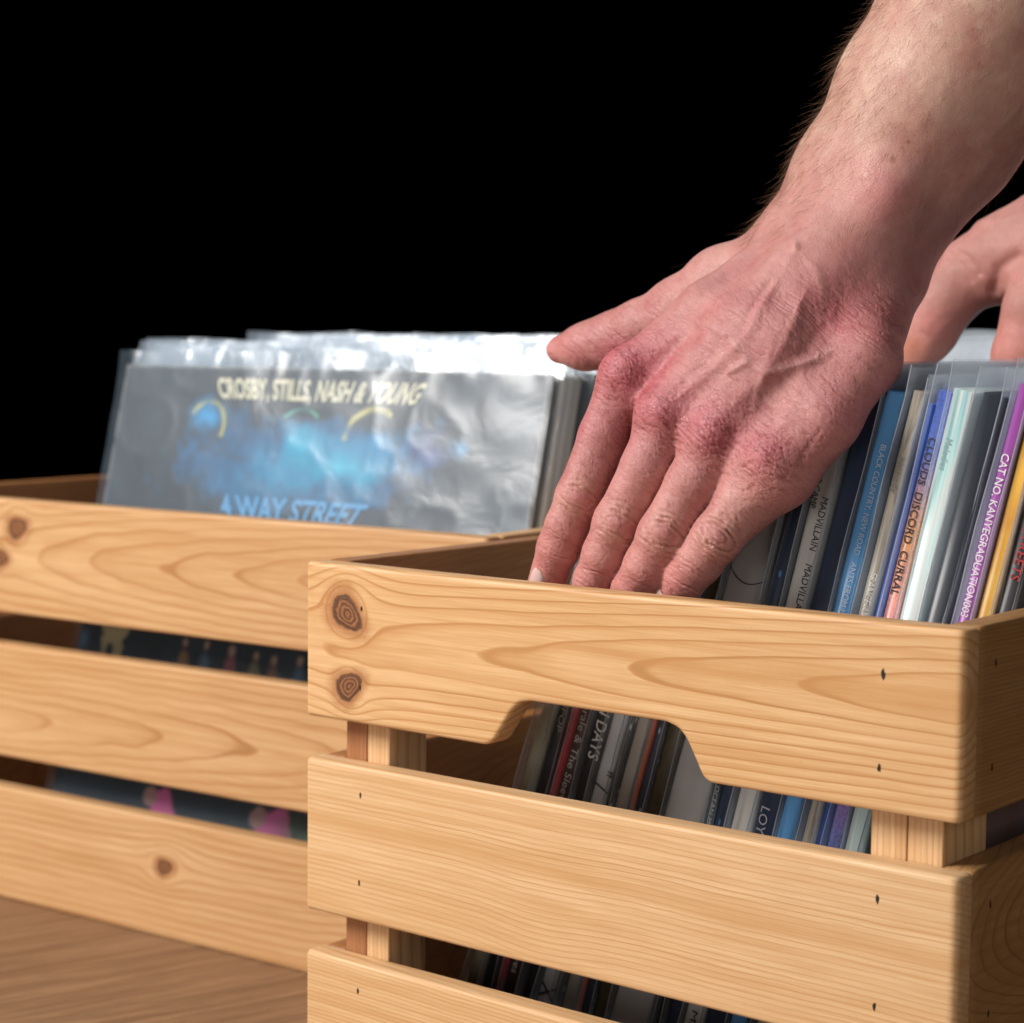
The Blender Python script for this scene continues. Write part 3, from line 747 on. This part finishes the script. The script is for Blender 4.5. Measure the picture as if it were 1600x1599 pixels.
def vnorm(V,F):
    a=V[F[:,2]]-V[F[:,0]]; b=V[F[:,3]]-V[F[:,1]]; n=np.cross(a,b); N=np.zeros_like(V)
    for k in range(4): np.add.at(N,F[:,k],n)
    return N/(np.linalg.norm(N,axis=1)[:,None]+1e-12)
def subdiv(V,F):
    E=np.concatenate([F[:,[0,1]],F[:,[1,2]],F[:,[2,3]],F[:,[3,0]]]); Es=np.sort(E,1)
    key=Es[:,0]*len(V)+Es[:,1]; u,inv=np.unique(key,return_inverse=True)
    ev=.5*(V[u//len(V)]+V[u%len(V)]); fv=V[F].mean(1); nf=len(F); nV=len(V)
    e=[nV+inv[k*nf:(k+1)*nf] for k in range(4)]; c=nV+len(u)+np.arange(nf)
    Q=np.concatenate([np.stack([F[:,0],e[0],c,e[3]],1),np.stack([e[0],F[:,1],e[1],c],1),np.stack([c,e[1],F[:,2],e[2]],1),np.stack([e[3],c,e[2],F[:,3]],1)])
    return np.concatenate([V,ev,fv]),Q
def relax(V,F,it=2,a=.5):
    for _ in range(it):
        S_=np.zeros_like(V); n=np.zeros(len(V))
        for k in range(4):
            np.add.at(S_,F[:,k],V[F[:,(k+1)%4]]+V[F[:,(k-1)%4]]); np.add.at(n,F[:,k],2)
        V=V+a*(S_/n[:,None]-V)
    return V
# --- left hand, back of the hand to the camera, fingers down among the records
FING=[ # index, middle, ring, little: (px,py,Y,r)
 [(982,594,.045,46),(944,682,.040,39),(905,777,.033,36.5),(886,822,.031,33),(873,856,.032,33),(848,928,.037,28.5)],
 [(1042,655,.038,45),(1012,730,.033,41),(967,818,.029,39.5),(946,866,.029,35),(930,908,.031,33),(905,985,.038,27)],
 [(1116,692,.038,45),(1082,757,.033,41.5),(1038,836,.028,41),(1012,884,.028,36.5),(990,923,.031,34),(963,995,.038,27)],
 [(1202,735,.042,50),(1160,787,.037,42),(1121,840,.030,39.5),(1092,878,.030,36),(1071,902,.031,33.5),(1038,955,.036,28)],
]
FJ=[[J(*j) for j in f] for f in FING]
META=[
 [(1225,405,.092,52),(1112,492,.060,52),(985,592,.045,46)],
 [(1270,400,.080,54),(1162,522,.048,54),(1040,652,.037,47)],
 [(1320,412,.082,54),(1222,545,.047,52),(1118,684,.037,47)],
 [(1362,440,.092,54),(1285,582,.061,51),(1204,726,.041,48)],
 [(1384,448,.106,50),(1354,562,.061,51),(1292,657,.048,48),(1222,742,.043,46),(1160,800,.040,38)],
 [(1270,440,.112,60),(1190,560,.082,60),(1100,640,.058,52)],
 [(1300,500,.104,60),(1240,600,.078,60),(1150,690,.058,50)],
]
MJ=[[J(*j) for j in f] for f in META]
TH=[(1235,400,.110,60),(1130,446,.112,56),(1062,484,.112,46),(1000,515,.112,41),(955,531,.112,37),(915,542,.112,32),(875,547,.112,22)]
TJ=[J(*j) for j in TH]
ARM=[
 [(1285,345,.116,78),(1330,270,.117,84),(1418,138,.119,103),(1506,-12,.120,112),(1585,-150,.120,130)],
 [(1330,375,.104,66),(1385,292,.102,62),(1462,152,.104,82),(1545,5,.106,98),(1620,-140,.108,115)],
 [(1383,400,.120,58),(1424,318,.124,66),(1490,232,.127,84),(1585,72,.130,112),(1680,-90,.132,130)],
]
AJ=[[J(*j) for j in f] for f in ARM]
STY=J(1392,300,.090,38)
def sdf_left(P):
    palm=None
    for m in MJ:
        c=chain(P,m,.006); palm=c if palm is None else smin(palm,c,.013)
    arm=None
    for m in AJ:
        c=chain(P,m,.01); arm=c if arm is None else smin(arm,c,.030)
    arm=smin(arm,np.sqrt(((P-STY[0])**2).sum(1))-STY[1],.014)
    body=smin(palm,arm,.020)
    th=chain(P,TJ,.008); body=smin(body,th,.014)
    d=None
    for f in FJ:
        c=smin(body,chain(P,f,.003),.0055); d=c if d is None else np.minimum(d,c)
    return d
pts=np.array([j[0] for L_ in FJ+MJ+[TJ]+AJ for j in L_])
lo=pts.min(0)-.03; hi=pts.max(0)+.03; hi[2]=min(hi[2],.545)
def cut(sd,zmax):
    return lambda P: np.maximum(sd(P),P[:,2]-zmax)
VL,FL=nets(cut(sdf_left,.535),lo,hi,.0010)
VL=relax(VL,FL,2,.5); VL,FL=subdiv(VL,FL); VL=relax(VL,FL,2,.5)
# --- right hand further back at the right edge of the picture
R_T=[J(*j) for j in [(1427,566,.262,25),(1450,525,.262,33),(1475,478,.262,37),(1517,426,.266,46),(1585,400,.27,66),(1670,378,.275,90),(1760,330,.28,105),(1900,240,.29,110)]]
R_I=[J(*j) for j in [(1690,420,.262,80),(1625,480,.25,52),(1602,560,.245,48),(1590,660,.25,42)]]
R_M=[J(*j) for j in [(1740,440,.262,80),(1700,520,.25,50),(1680,620,.25,44)]]
def sdf_right(P):
    a=chain(P,R_T,.012); b=chain(P,R_I,.008); c=chain(P,R_M,.008)
    return smin(smin(a,b,.008),c,.008)
pr=np.array([j[0] for j in R_T+R_I+R_M]); 
VR,FR=nets(sdf_right,pr.min(0)-.04,pr.max(0)+.04,.0020)
VR=relax(VR,FR,2,.5); VR,FR=subdiv(VR,FR); VR=relax(VR,FR,1,.5)

# --- relief: knuckles, tendons, veins, wrinkles.  All distances in millimetres on the skin
NL=vnorm(VL,FL); 
if ((NL*(CAM_P-VL)).sum(1)>0).mean()<.3: FL=FL[:,::-1]; NL=-NL
px,dd=topix(VL); mm=dd/FPX*1000   # mm per photo pixel at each vertex
front=np.clip(((NL*(CAM_P-VL)).sum(1)/np.linalg.norm(CAM_P-VL,axis=1))*3+.2,0,1)
def seg_d(pl):
    """distance (mm) from each vertex to a polyline over the skin and the side it is on"""
    best=np.full(len(px),1e9); tt=np.zeros(len(px)); acc=0; Ls=[math.hypot(b[0]-a[0],b[1]-a[1]) for a,b in zip(pl[:-1],pl[1:])]; tot=sum(Ls)
    for (x0,y0),(x1,y1),l_ in zip(pl[:-1],pl[1:],Ls):
        a=np.array([x0,y0]);b=np.array([x1,y1]);ab=b-a;t=np.clip(((px-a)@ab)/(ab@ab),0,1); q=px-a-t[:,None]*ab
        d_=np.hypot(q[:,0],q[:,1]); m_=d_<best; best=np.where(m_,d_,best); tt=np.where(m_,(acc+t*l_)/tot,tt); acc+=l_
    # the ridge sinks into the skin at both ends
    return best*mm+4.5*np.clip(1-np.minimum(tt,1-tt)/.22,0,1)**2*(tot>70)
P3=VL*1000
n_lo=fbm(P3/14,4,3); n_mid=fbm(P3/4,6,3); n_hi=fbm(P3/1.2,9,2)
h=np.zeros(len(VL)); red=np.zeros(len(VL)); vein=np.zeros(len(VL)); pale=np.zeros(len(VL)); crease=np.zeros(len(VL))
def bumpd(cx,cy,amp,sg,tx=1.0,ang=0):
    c,sn=math.cos(ang),math.sin(ang); dx=(px[:,0]-cx)*mm; dy=(px[:,1]-cy)*mm
    a=dx*c+dy*sn; b=-dx*sn+dy*c
    return amp*np.exp(-((a/tx)**2+b**2)/(2*sg*sg))
KN=[(975,572),(1033,642),(1112,672),(1197,708)]
for k,(x,y) in enumerate(KN): h+=bumpd(x,y,[2.6,3.0,2.4,2.2][k],5.6); red+=bumpd(x,y,[.9,.95,.85,.8][k],8)
for (x,y,a) in [(1006,672,-1.0),(1076,722,-1.0),(1158,755,-.8),(1003,610,-.5),(1072,668,-.5),(1155,698,-.5)]: h+=bumpd(x,y,a,4)
TEND=[([(1175,420),(1100,490),(1005,570)],.7,2.6),([(1222,430),(1182,492),(1160,535),(1100,590),(1045,635)],.9,2.3),([(1262,450),(1228,520),(1190,590),(1125,655)],.9,2.5),([(1310,470),(1270,560),(1210,690)],.6,2.8),([(1300,300),(1255,370),(1225,425)],.5,3)]
for pl,a,w in TEND: h+=.85*a*np.exp(-(seg_d(pl)/(w*1.15))**2)*np.clip(1+.5*n_lo,.3,1.5)
GRO=[([(1212,425),(1172,490),(1152,535)],-.8,1.2),([(1245,475),(1222,525),(1205,560)],-.7,1.6),([(1300,500),(1262,545),(1240,560)],-.6,2.0),([(1130,470),(1060,545)],-.4,2.5)]
for pl,a,w in GRO: h+=.7*a*np.exp(-(seg_d(pl)/(w*1.2))**2)
VEIN=[([(1228,342),(1236,362),(1243,388)],1.0,1.6),([(1095,505),(1112,512),(1132,522)],.9,1.5),([(1132,522),(1150,540),(1163,552),(1168,566),(1150,576),(1128,590)],1.1,1.5),
 ([(1168,566),(1195,584),(1215,580),(1240,570),(1278,562),(1312,540)],.9,2.0),([(1193,588),(1185,612),(1178,640)],.7,1.5),([(1250,395),(1275,420),(1290,470),(1278,520)],.35,1.8),([(1030,520),(1045,545),(1075,555),(1095,580)],.45,1.3),
 ([(1350,60),(1330,140),(1300,220),(1265,290),(1228,342)],.35,1.8),([(1440,60),(1400,140),(1350,190),(1330,260)],.25,1.8),([(1600,160),(1560,200),(1520,240)],.6,2.2),([(1550,250),(1500,300)],.4,2.4)]
for pl,a,w in VEIN:
    d=seg_d(pl); g=np.exp(-(d/w)**2); h+=.85*a*g*np.clip(.75+.7*n_lo,.1,1.3); vein=np.maximum(vein,g*min(1,a))
# finger joints
FDIR=[]
for f in FING:
    for q,(amp,sg,rad) in ((2,(.9,4.2,8.0)),(4,(.5,3.0,5.0))):
        x,y=f[q][:2]; dv=np.array([f[q+1][0]-f[q-1][0],f[q+1][1]-f[q-1][1]],float); dv/=np.linalg.norm(dv)
        dx=(px[:,0]-x)*mm; dy=(px[:,1]-y)*mm; a=dx*dv[0]+dy*dv[1]; b=-dx*dv[1]+dy*dv[0]
        a=a+.9*n_mid*.6+.5*n_lo
        if q==2: h+=amp*np.exp(-(a**2+(b*.8)**2)/(2*(sg*.8)**2))
        rho=np.sqrt(a**2+(b*(.46 if q==2 else .22))**2)+.45*n_lo*np.clip(np.abs(b)/4,0,1)
        env=np.exp(-(rho/rad)**4)*np.clip(1.6-np.abs(b)/6.0,0,1)*np.clip((rho-1.5)/1.4,0,1)*np.clip(.75+.9*fbm(np.stack([a/3,b/3.5,P3[:,1]/9],1),51+q,2),.1,1.2)
        ph_=rho*2*math.pi/(2.05 if q==2 else 1.7)+.8*n_mid
        wv=np.abs(np.sin(ph_*.5))**.7
        amp2=(1.35 if q==2 else .9)
        h+=-amp2*env*(1-wv)*(.7+.6*n_lo)
        crease=np.maximum(crease,env*(1-wv))
        if q==2:
            red+=.55*np.exp(-(rho/3.2)**2); pale+=.7*np.exp(-((rho-5.0)/2.6)**2)*np.clip(1.5-np.abs(b)/6,0,1)
    # shaft: faint cross lines
# cross hatching on the knuckles
hd=np.array([-.62,.78]); al=(px[:,0]*hd[0]+px[:,1]*hd[1])*.25; ac=(px[:,0]*hd[1]-px[:,1]*hd[0])*.25
on=np.clip((px[:,1]-380)/90,0,1)*(px[:,0]<1450)
near=np.zeros(len(VL))
for (x,y) in KN: near=np.maximum(near,bumpd(x,y+8,1,9))
def ridge(v): return np.clip(1-np.abs(v)*4.2,0,1)
w1=ridge(fbm(np.stack([al/1.1+n_lo*.6,ac/9.0,P3[:,1]/8],1),31,2)); w2=ridge(fbm(np.stack([(al+ac)/1.6,(al-ac)/9,P3[:,1]/8],1),37,2)); w3=ridge(fbm(np.stack([(al-ac)/1.6,(al+ac)/9,P3[:,1]/8],1),41,2))
h+=-on*front*(w1*(.24+.18*near)+(w2+w3)*(.09+.12*near))
# creases at the wrist side of the little finger edge
for pl,a,w in [([(1330,500),(1400,520),(1425,530)],-.35,.9),([(1345,560),(1390,585)],-.35,.9),([(1310,610),(1360,640)],-.25,.9),([(1150,735),(1180,722),(1215,742)],-.4,.9),([(1290,660),(1250,720),(1262,760)],-.25,1.2)]: h+=a*np.exp(-(seg_d(pl)/w)**2)
h+=.25*n_lo+.05*n_mid
VL=VL+NL*(h*.001*front)[:,None]
# colour
handk=np.clip((px[:,1]-150+.15*(px[:,0]-1300))/330+.12*n_lo,0,1)
def L3(a,b,t): return np.array(a)*(1-t[:,None])+np.array(b)*t[:,None]
c=L3((.52,.315,.245),(.445,.19,.178),handk)
n_p=fbm(P3/7,15,3); c=c*(1+(.17*n_lo+.13*n_p)[:,None]*np.array([.45,1,.9]))
blotch=np.clip(fbm(P3/22,12,2)*1.2,0,1)*handk
redk=np.clip(red+.45*blotch+bumpd(1385,300,.55,9)+bumpd(1300,480,.5,14)+bumpd(1060,570,.25,10),0,1.1)
c=L3((0,0,0),(1,1,1),np.zeros(len(c)))+c*(1-.62*redk[:,None])+np.array((.43,.09,.12))*.62*redk[:,None]
fing=np.clip((px[:,1]-700)/60,0,1)
c=c*(1-.25*fing[:,None])+np.array((.58,.29,.235))*.25*fing[:,None]
c=c*(1-.5*np.clip(pale,0,1)[:,None])+np.array((.56,.335,.235))*.5*np.clip(pale,0,1)[:,None]
c=c*(1-.28*vein[:,None])+np.array((.50,.31,.28))*.28*vein[:,None]
tipk=bumpd(845,895,.5,9)+bumpd(1045,925,.5,9)+bumpd(925,915,.3,9)+bumpd(990,925,.3,9)+bumpd(855,548,.35,8)
c=c*(1-np.clip(tipk,0,1)[:,None])+np.array((.60,.24,.21))*np.clip(tipk,0,1)[:,None]
c=c*(1-.38*np.clip(crease,0,1)[:,None]*np.array([.55,1,1])[None])
c=c*(1-.34*((w1*(.5+near)+.8*near*(w2+w3))*on)[:,None]*np.array([.7,1,1]))
for (x,y,s_) in [(1394,250,.7),(1419,222,.5)]: 
    g=np.clip(bumpd(x,y,1.4,s_),0,1)[:,None]; c=c*(1-g)+np.array((.33,.13,.08))*g
pr_,dr_=topix(VR); VR0=vnorm(VR,FR); sgn=1 if ((VR0*(CAM_P-VR)).sum(1)>0).mean()>.3 else -1
hr=.35*fbm(VR*1000/9,61,3)
for pl,a_,w_ in [([(1492,392),(1512,402),(1530,428)],-.9,5),([(1482,402),(1503,414),(1518,440)],-.7,4),([(1552,455),(1562,420),(1590,400)],-1.6,9),([(1520,350),(1560,345),(1600,330)],.9,7),([(1440,520),(1475,540)],-.5,3)]:
    bb=np.full(len(pr_),1e9)
    for (x0,y0),(x1,y1) in zip(pl[:-1],pl[1:]):
        A_=np.array([x0,y0],float);B_=np.array([x1,y1],float)-A_;t_=np.clip(((pr_-A_)@B_)/(B_@B_),0,1);q_=pr_-A_-t_[:,None]*B_;bb=np.minimum(bb,np.hypot(q_[:,0],q_[:,1]))
    hr+=a_*np.exp(-(bb/w_)**2)
VR=VR+VR0*sgn*(hr*.001)[:,None]; nr=fbm(VR*1000/14,4,3)
cR=np.tile(np.array((.50,.235,.20)),(len(VR),1))*(1+.10*nr[:,None])
def br(x,y,s_): return np.exp(-(((pr_[:,0]-x)**2+(pr_[:,1]-y)**2)/(2*s_*s_)))[:,None]
g=np.clip(br(1425,545,18)*.9,0,1); cR=cR*(1-g)+np.array((.58,.24,.16))*g
g=np.clip(br(1455,505,18)*.6,0,1); cR=cR*(1-g)+np.array((.62,.22,.2))*g
g=np.clip(br(1590,545,40)*.7,0,1); cR=cR*(1-g)+np.array((.58,.2,.16))*g
NR=vnorm(VR,FR)
if ((NR*(CAM_P-VR)).sum(1)>0).mean()<.3: FR=FR[:,::-1]
V=np.concatenate([VL,VR]); F=np.concatenate([FL,FR+len(VL)])
C=np.concatenate([np.concatenate([c,np.ones((len(c),1))],1),np.concatenate([cR,np.ones((len(cR),1))],1)])
hco=np.concatenate([np.stack([al,ac,VL[:,1]*1000],1),VR*1000])
def skin():
    t=NT('skin'); col=t.attr('skin',0); hc=t.attr('hco',1)
    m=t.noise(hc,.35,4,.6); fn=t.noise(hc,1.6,3,.65)
    c=t.mix(t.rng(m,.35,.7,0,.45),col,t.mix(1.0,col,(.86,.70,.66,1),'MULTIPLY'))
    c=t.mix(t.rng(fn,.45,.75,0,.22),c,t.mix(1.0,c,(1.12,1.12,1.10,1),'MULTIPLY'))
    v=t.new('ShaderNodeTexVoronoi'); v.feature='DISTANCE_TO_EDGE'; t.L(t.mapping(hc,(1.15,.72,.72)),v.inputs['Vector']); v.inputs['Scale'].default_value=1
    ed=t.rng(v.outputs['Distance'],0,.12,0,1)
    v2=t.new('ShaderNodeTexVoronoi'); v2.feature='DISTANCE_TO_EDGE'; t.L(t.mapping(hc,(2.4,1.5,1.5),(0,0,.5)),v2.inputs['Vector']); v2.inputs['Scale'].default_value=1
    ed2=t.rng(v2.outputs['Distance'],0,.15,0,1)
    c=t.mix(t.math('MULTIPLY',t.math('SUBTRACT',1,ed),.34),c,t.mix(1.0,c,(.8,.62,.6,1),'MULTIPLY'))
    hh=t.math('ADD',t.math('MULTIPLY',ed,.6),t.math('MULTIPLY',ed2,.35)); hh=t.math('ADD',hh,t.math('MULTIPLY',fn,.3))
    b=t.bump(hh,.5,.00024)
    t.set(Base_Color=c,Roughness=t.rng(fn,.3,.7,.31,.46)); t.L(b,t.b.inputs['Normal'])
    t.b.inputs['Subsurface Weight'].default_value=.25; t.b.inputs['Subsurface Radius'].default_value=(1,.32,.18); t.b.inputs['Subsurface Scale'].default_value=.0028
    t.b.inputs['Specular IOR Level'].default_value=.42
    return t.m
SKIN=skin()
person=mesh_obj('person',V,F,SKIN,None,True,dict(skin=C,hco=hco))
tag(person,'bare-armed person seen only as two hands flicking through the records of the front crate','person')
# --- nails
NAIL=NT('nail'); NAIL.set(Base_Color=(.68,.47,.43,1),Roughness=.22); NAIL.b.inputs['Subsurface Weight'].default_value=.2; NAIL.b.inputs['Subsurface Scale'].default_value=.002; NAIL.b.inputs['Coat Weight'].default_value=.4; NAIL=NAIL.m
def fingernail(f,side,t0,t1,wide,lift=.00045):
    """nail plate wrapped on the far end of a finger chain; side turns it round the finger"""
    (a,ra),(b,rb)=f[t0],f[t1]; ax=(b-a)/np.linalg.norm(b-a)
    tocam=CAM_P-b; tocam/=np.linalg.norm(tocam); up=tocam-ax*(tocam@ax); up/=np.linalg.norm(up); lat=np.cross(ax,up)
    V=[];F=[];n=14;m=14
    for i in range(n+1):
        s_=i/n; cc=a+(b-a)*(.36+.90*s_); rr=ra+(rb-ra)*(.36+.90*s_)
        for j in range(m+1):
            q=-1+2*j/m; hw=wide*math.sqrt(max(.02,1-(max(0,.35-s_)/.35)**2.4*.9))
            an=side+q*hw
            V.append(cc+(up*math.cos(an)+lat*math.sin(an))*(rr+lift-.0009*abs(q)**5))
    for i in range(n):
        for j in range(m): F.append((i*(m+1)+j,i*(m+1)+j+1,(i+1)*(m+1)+j+1,(i+1)*(m+1)+j))
    mesh_obj('fingernail',V,F,NAIL,person,True)
fingernail(FJ[0],.62,4,5,.58); fingernail(FJ[3],.62,4,5,.5)
fingernail(FJ[1],-.2,4,5,.5); fingernail(FJ[2],-.2,4,5,.5)
# --- arm hair
def hairs():
    cand=np.where((px[:,1]<420)&(VL[:,2]<.53))[0]
    vd=(CAM_P-VL[cand]); vd/=np.linalg.norm(vd,axis=1)[:,None]; fc=(NL[cand]*vd).sum(1)
    ax=at(1250,400,.11)-at(1480,0,.12); ax/=np.linalg.norm(ax)
    left=(px[cand,0]-(1360-(px[cand,1])*.5)) # px from the thumb-side outline
    wgt=np.exp(-np.clip(left,0,None)/60)*1.7*np.clip(.7+1.1*vnoise(VL[cand]*160,77),.08,2)*(fc>-.75)+.9*(fc>0)*np.exp(-np.clip(left,0,None)/160)+.16*(fc>0)
    wgt*=np.clip((430-px[cand,1])/110,0,1)
    pick=RNG.choice(cand,3300,replace=False,p=wgt/wgt.sum())
    V=[];F=[]
    for i in pick:
        p=VL[i].copy(); nn=NL[i]; rv=RNG.normal(0,1,3)
        ln=RNG.uniform(.004,.0125); d=ax*.85+nn*RNG.uniform(.15,.55)+rv*.22; d/=np.linalg.norm(d)
        curl=np.cross(d,nn)*RNG.normal(0,.35)-nn*RNG.uniform(.1,.5)
        r0=RNG.uniform(.00003,.000055); pts_=[]
        q=p-nn*.0003; dd_=d.copy(); K=6
        for k in range(K+1):
            pts_.append(q.copy()); dd_=dd_+curl/K*.9; dd_/=np.linalg.norm(dd_); q=q+dd_*ln/K
        b=len(V); s1=np.cross(d,[.3,.5,.8]); s1/=np.linalg.norm(s1); s2=np.cross(d,s1)
        for k,q in enumerate(pts_):
            r=r0*(1-.8*k/K)
            for t_ in range(3): V.append(q+(s1*math.cos(t_*2.094)+s2*math.sin(t_*2.094))*r)
        for k in range(K):
            for t_ in range(3): F.append((b+k*3+t_,b+k*3+(t_+1)%3,b+(k+1)*3+(t_+1)%3,b+(k+1)*3+t_))
    mesh_obj('arm_hair',np.array(V),np.array(F),simple('hair',(.16,.075,.032),.45),person,True)
hairs()

S.render.engine='CYCLES'
S.render.resolution_x=1024; S.render.resolution_y=1023
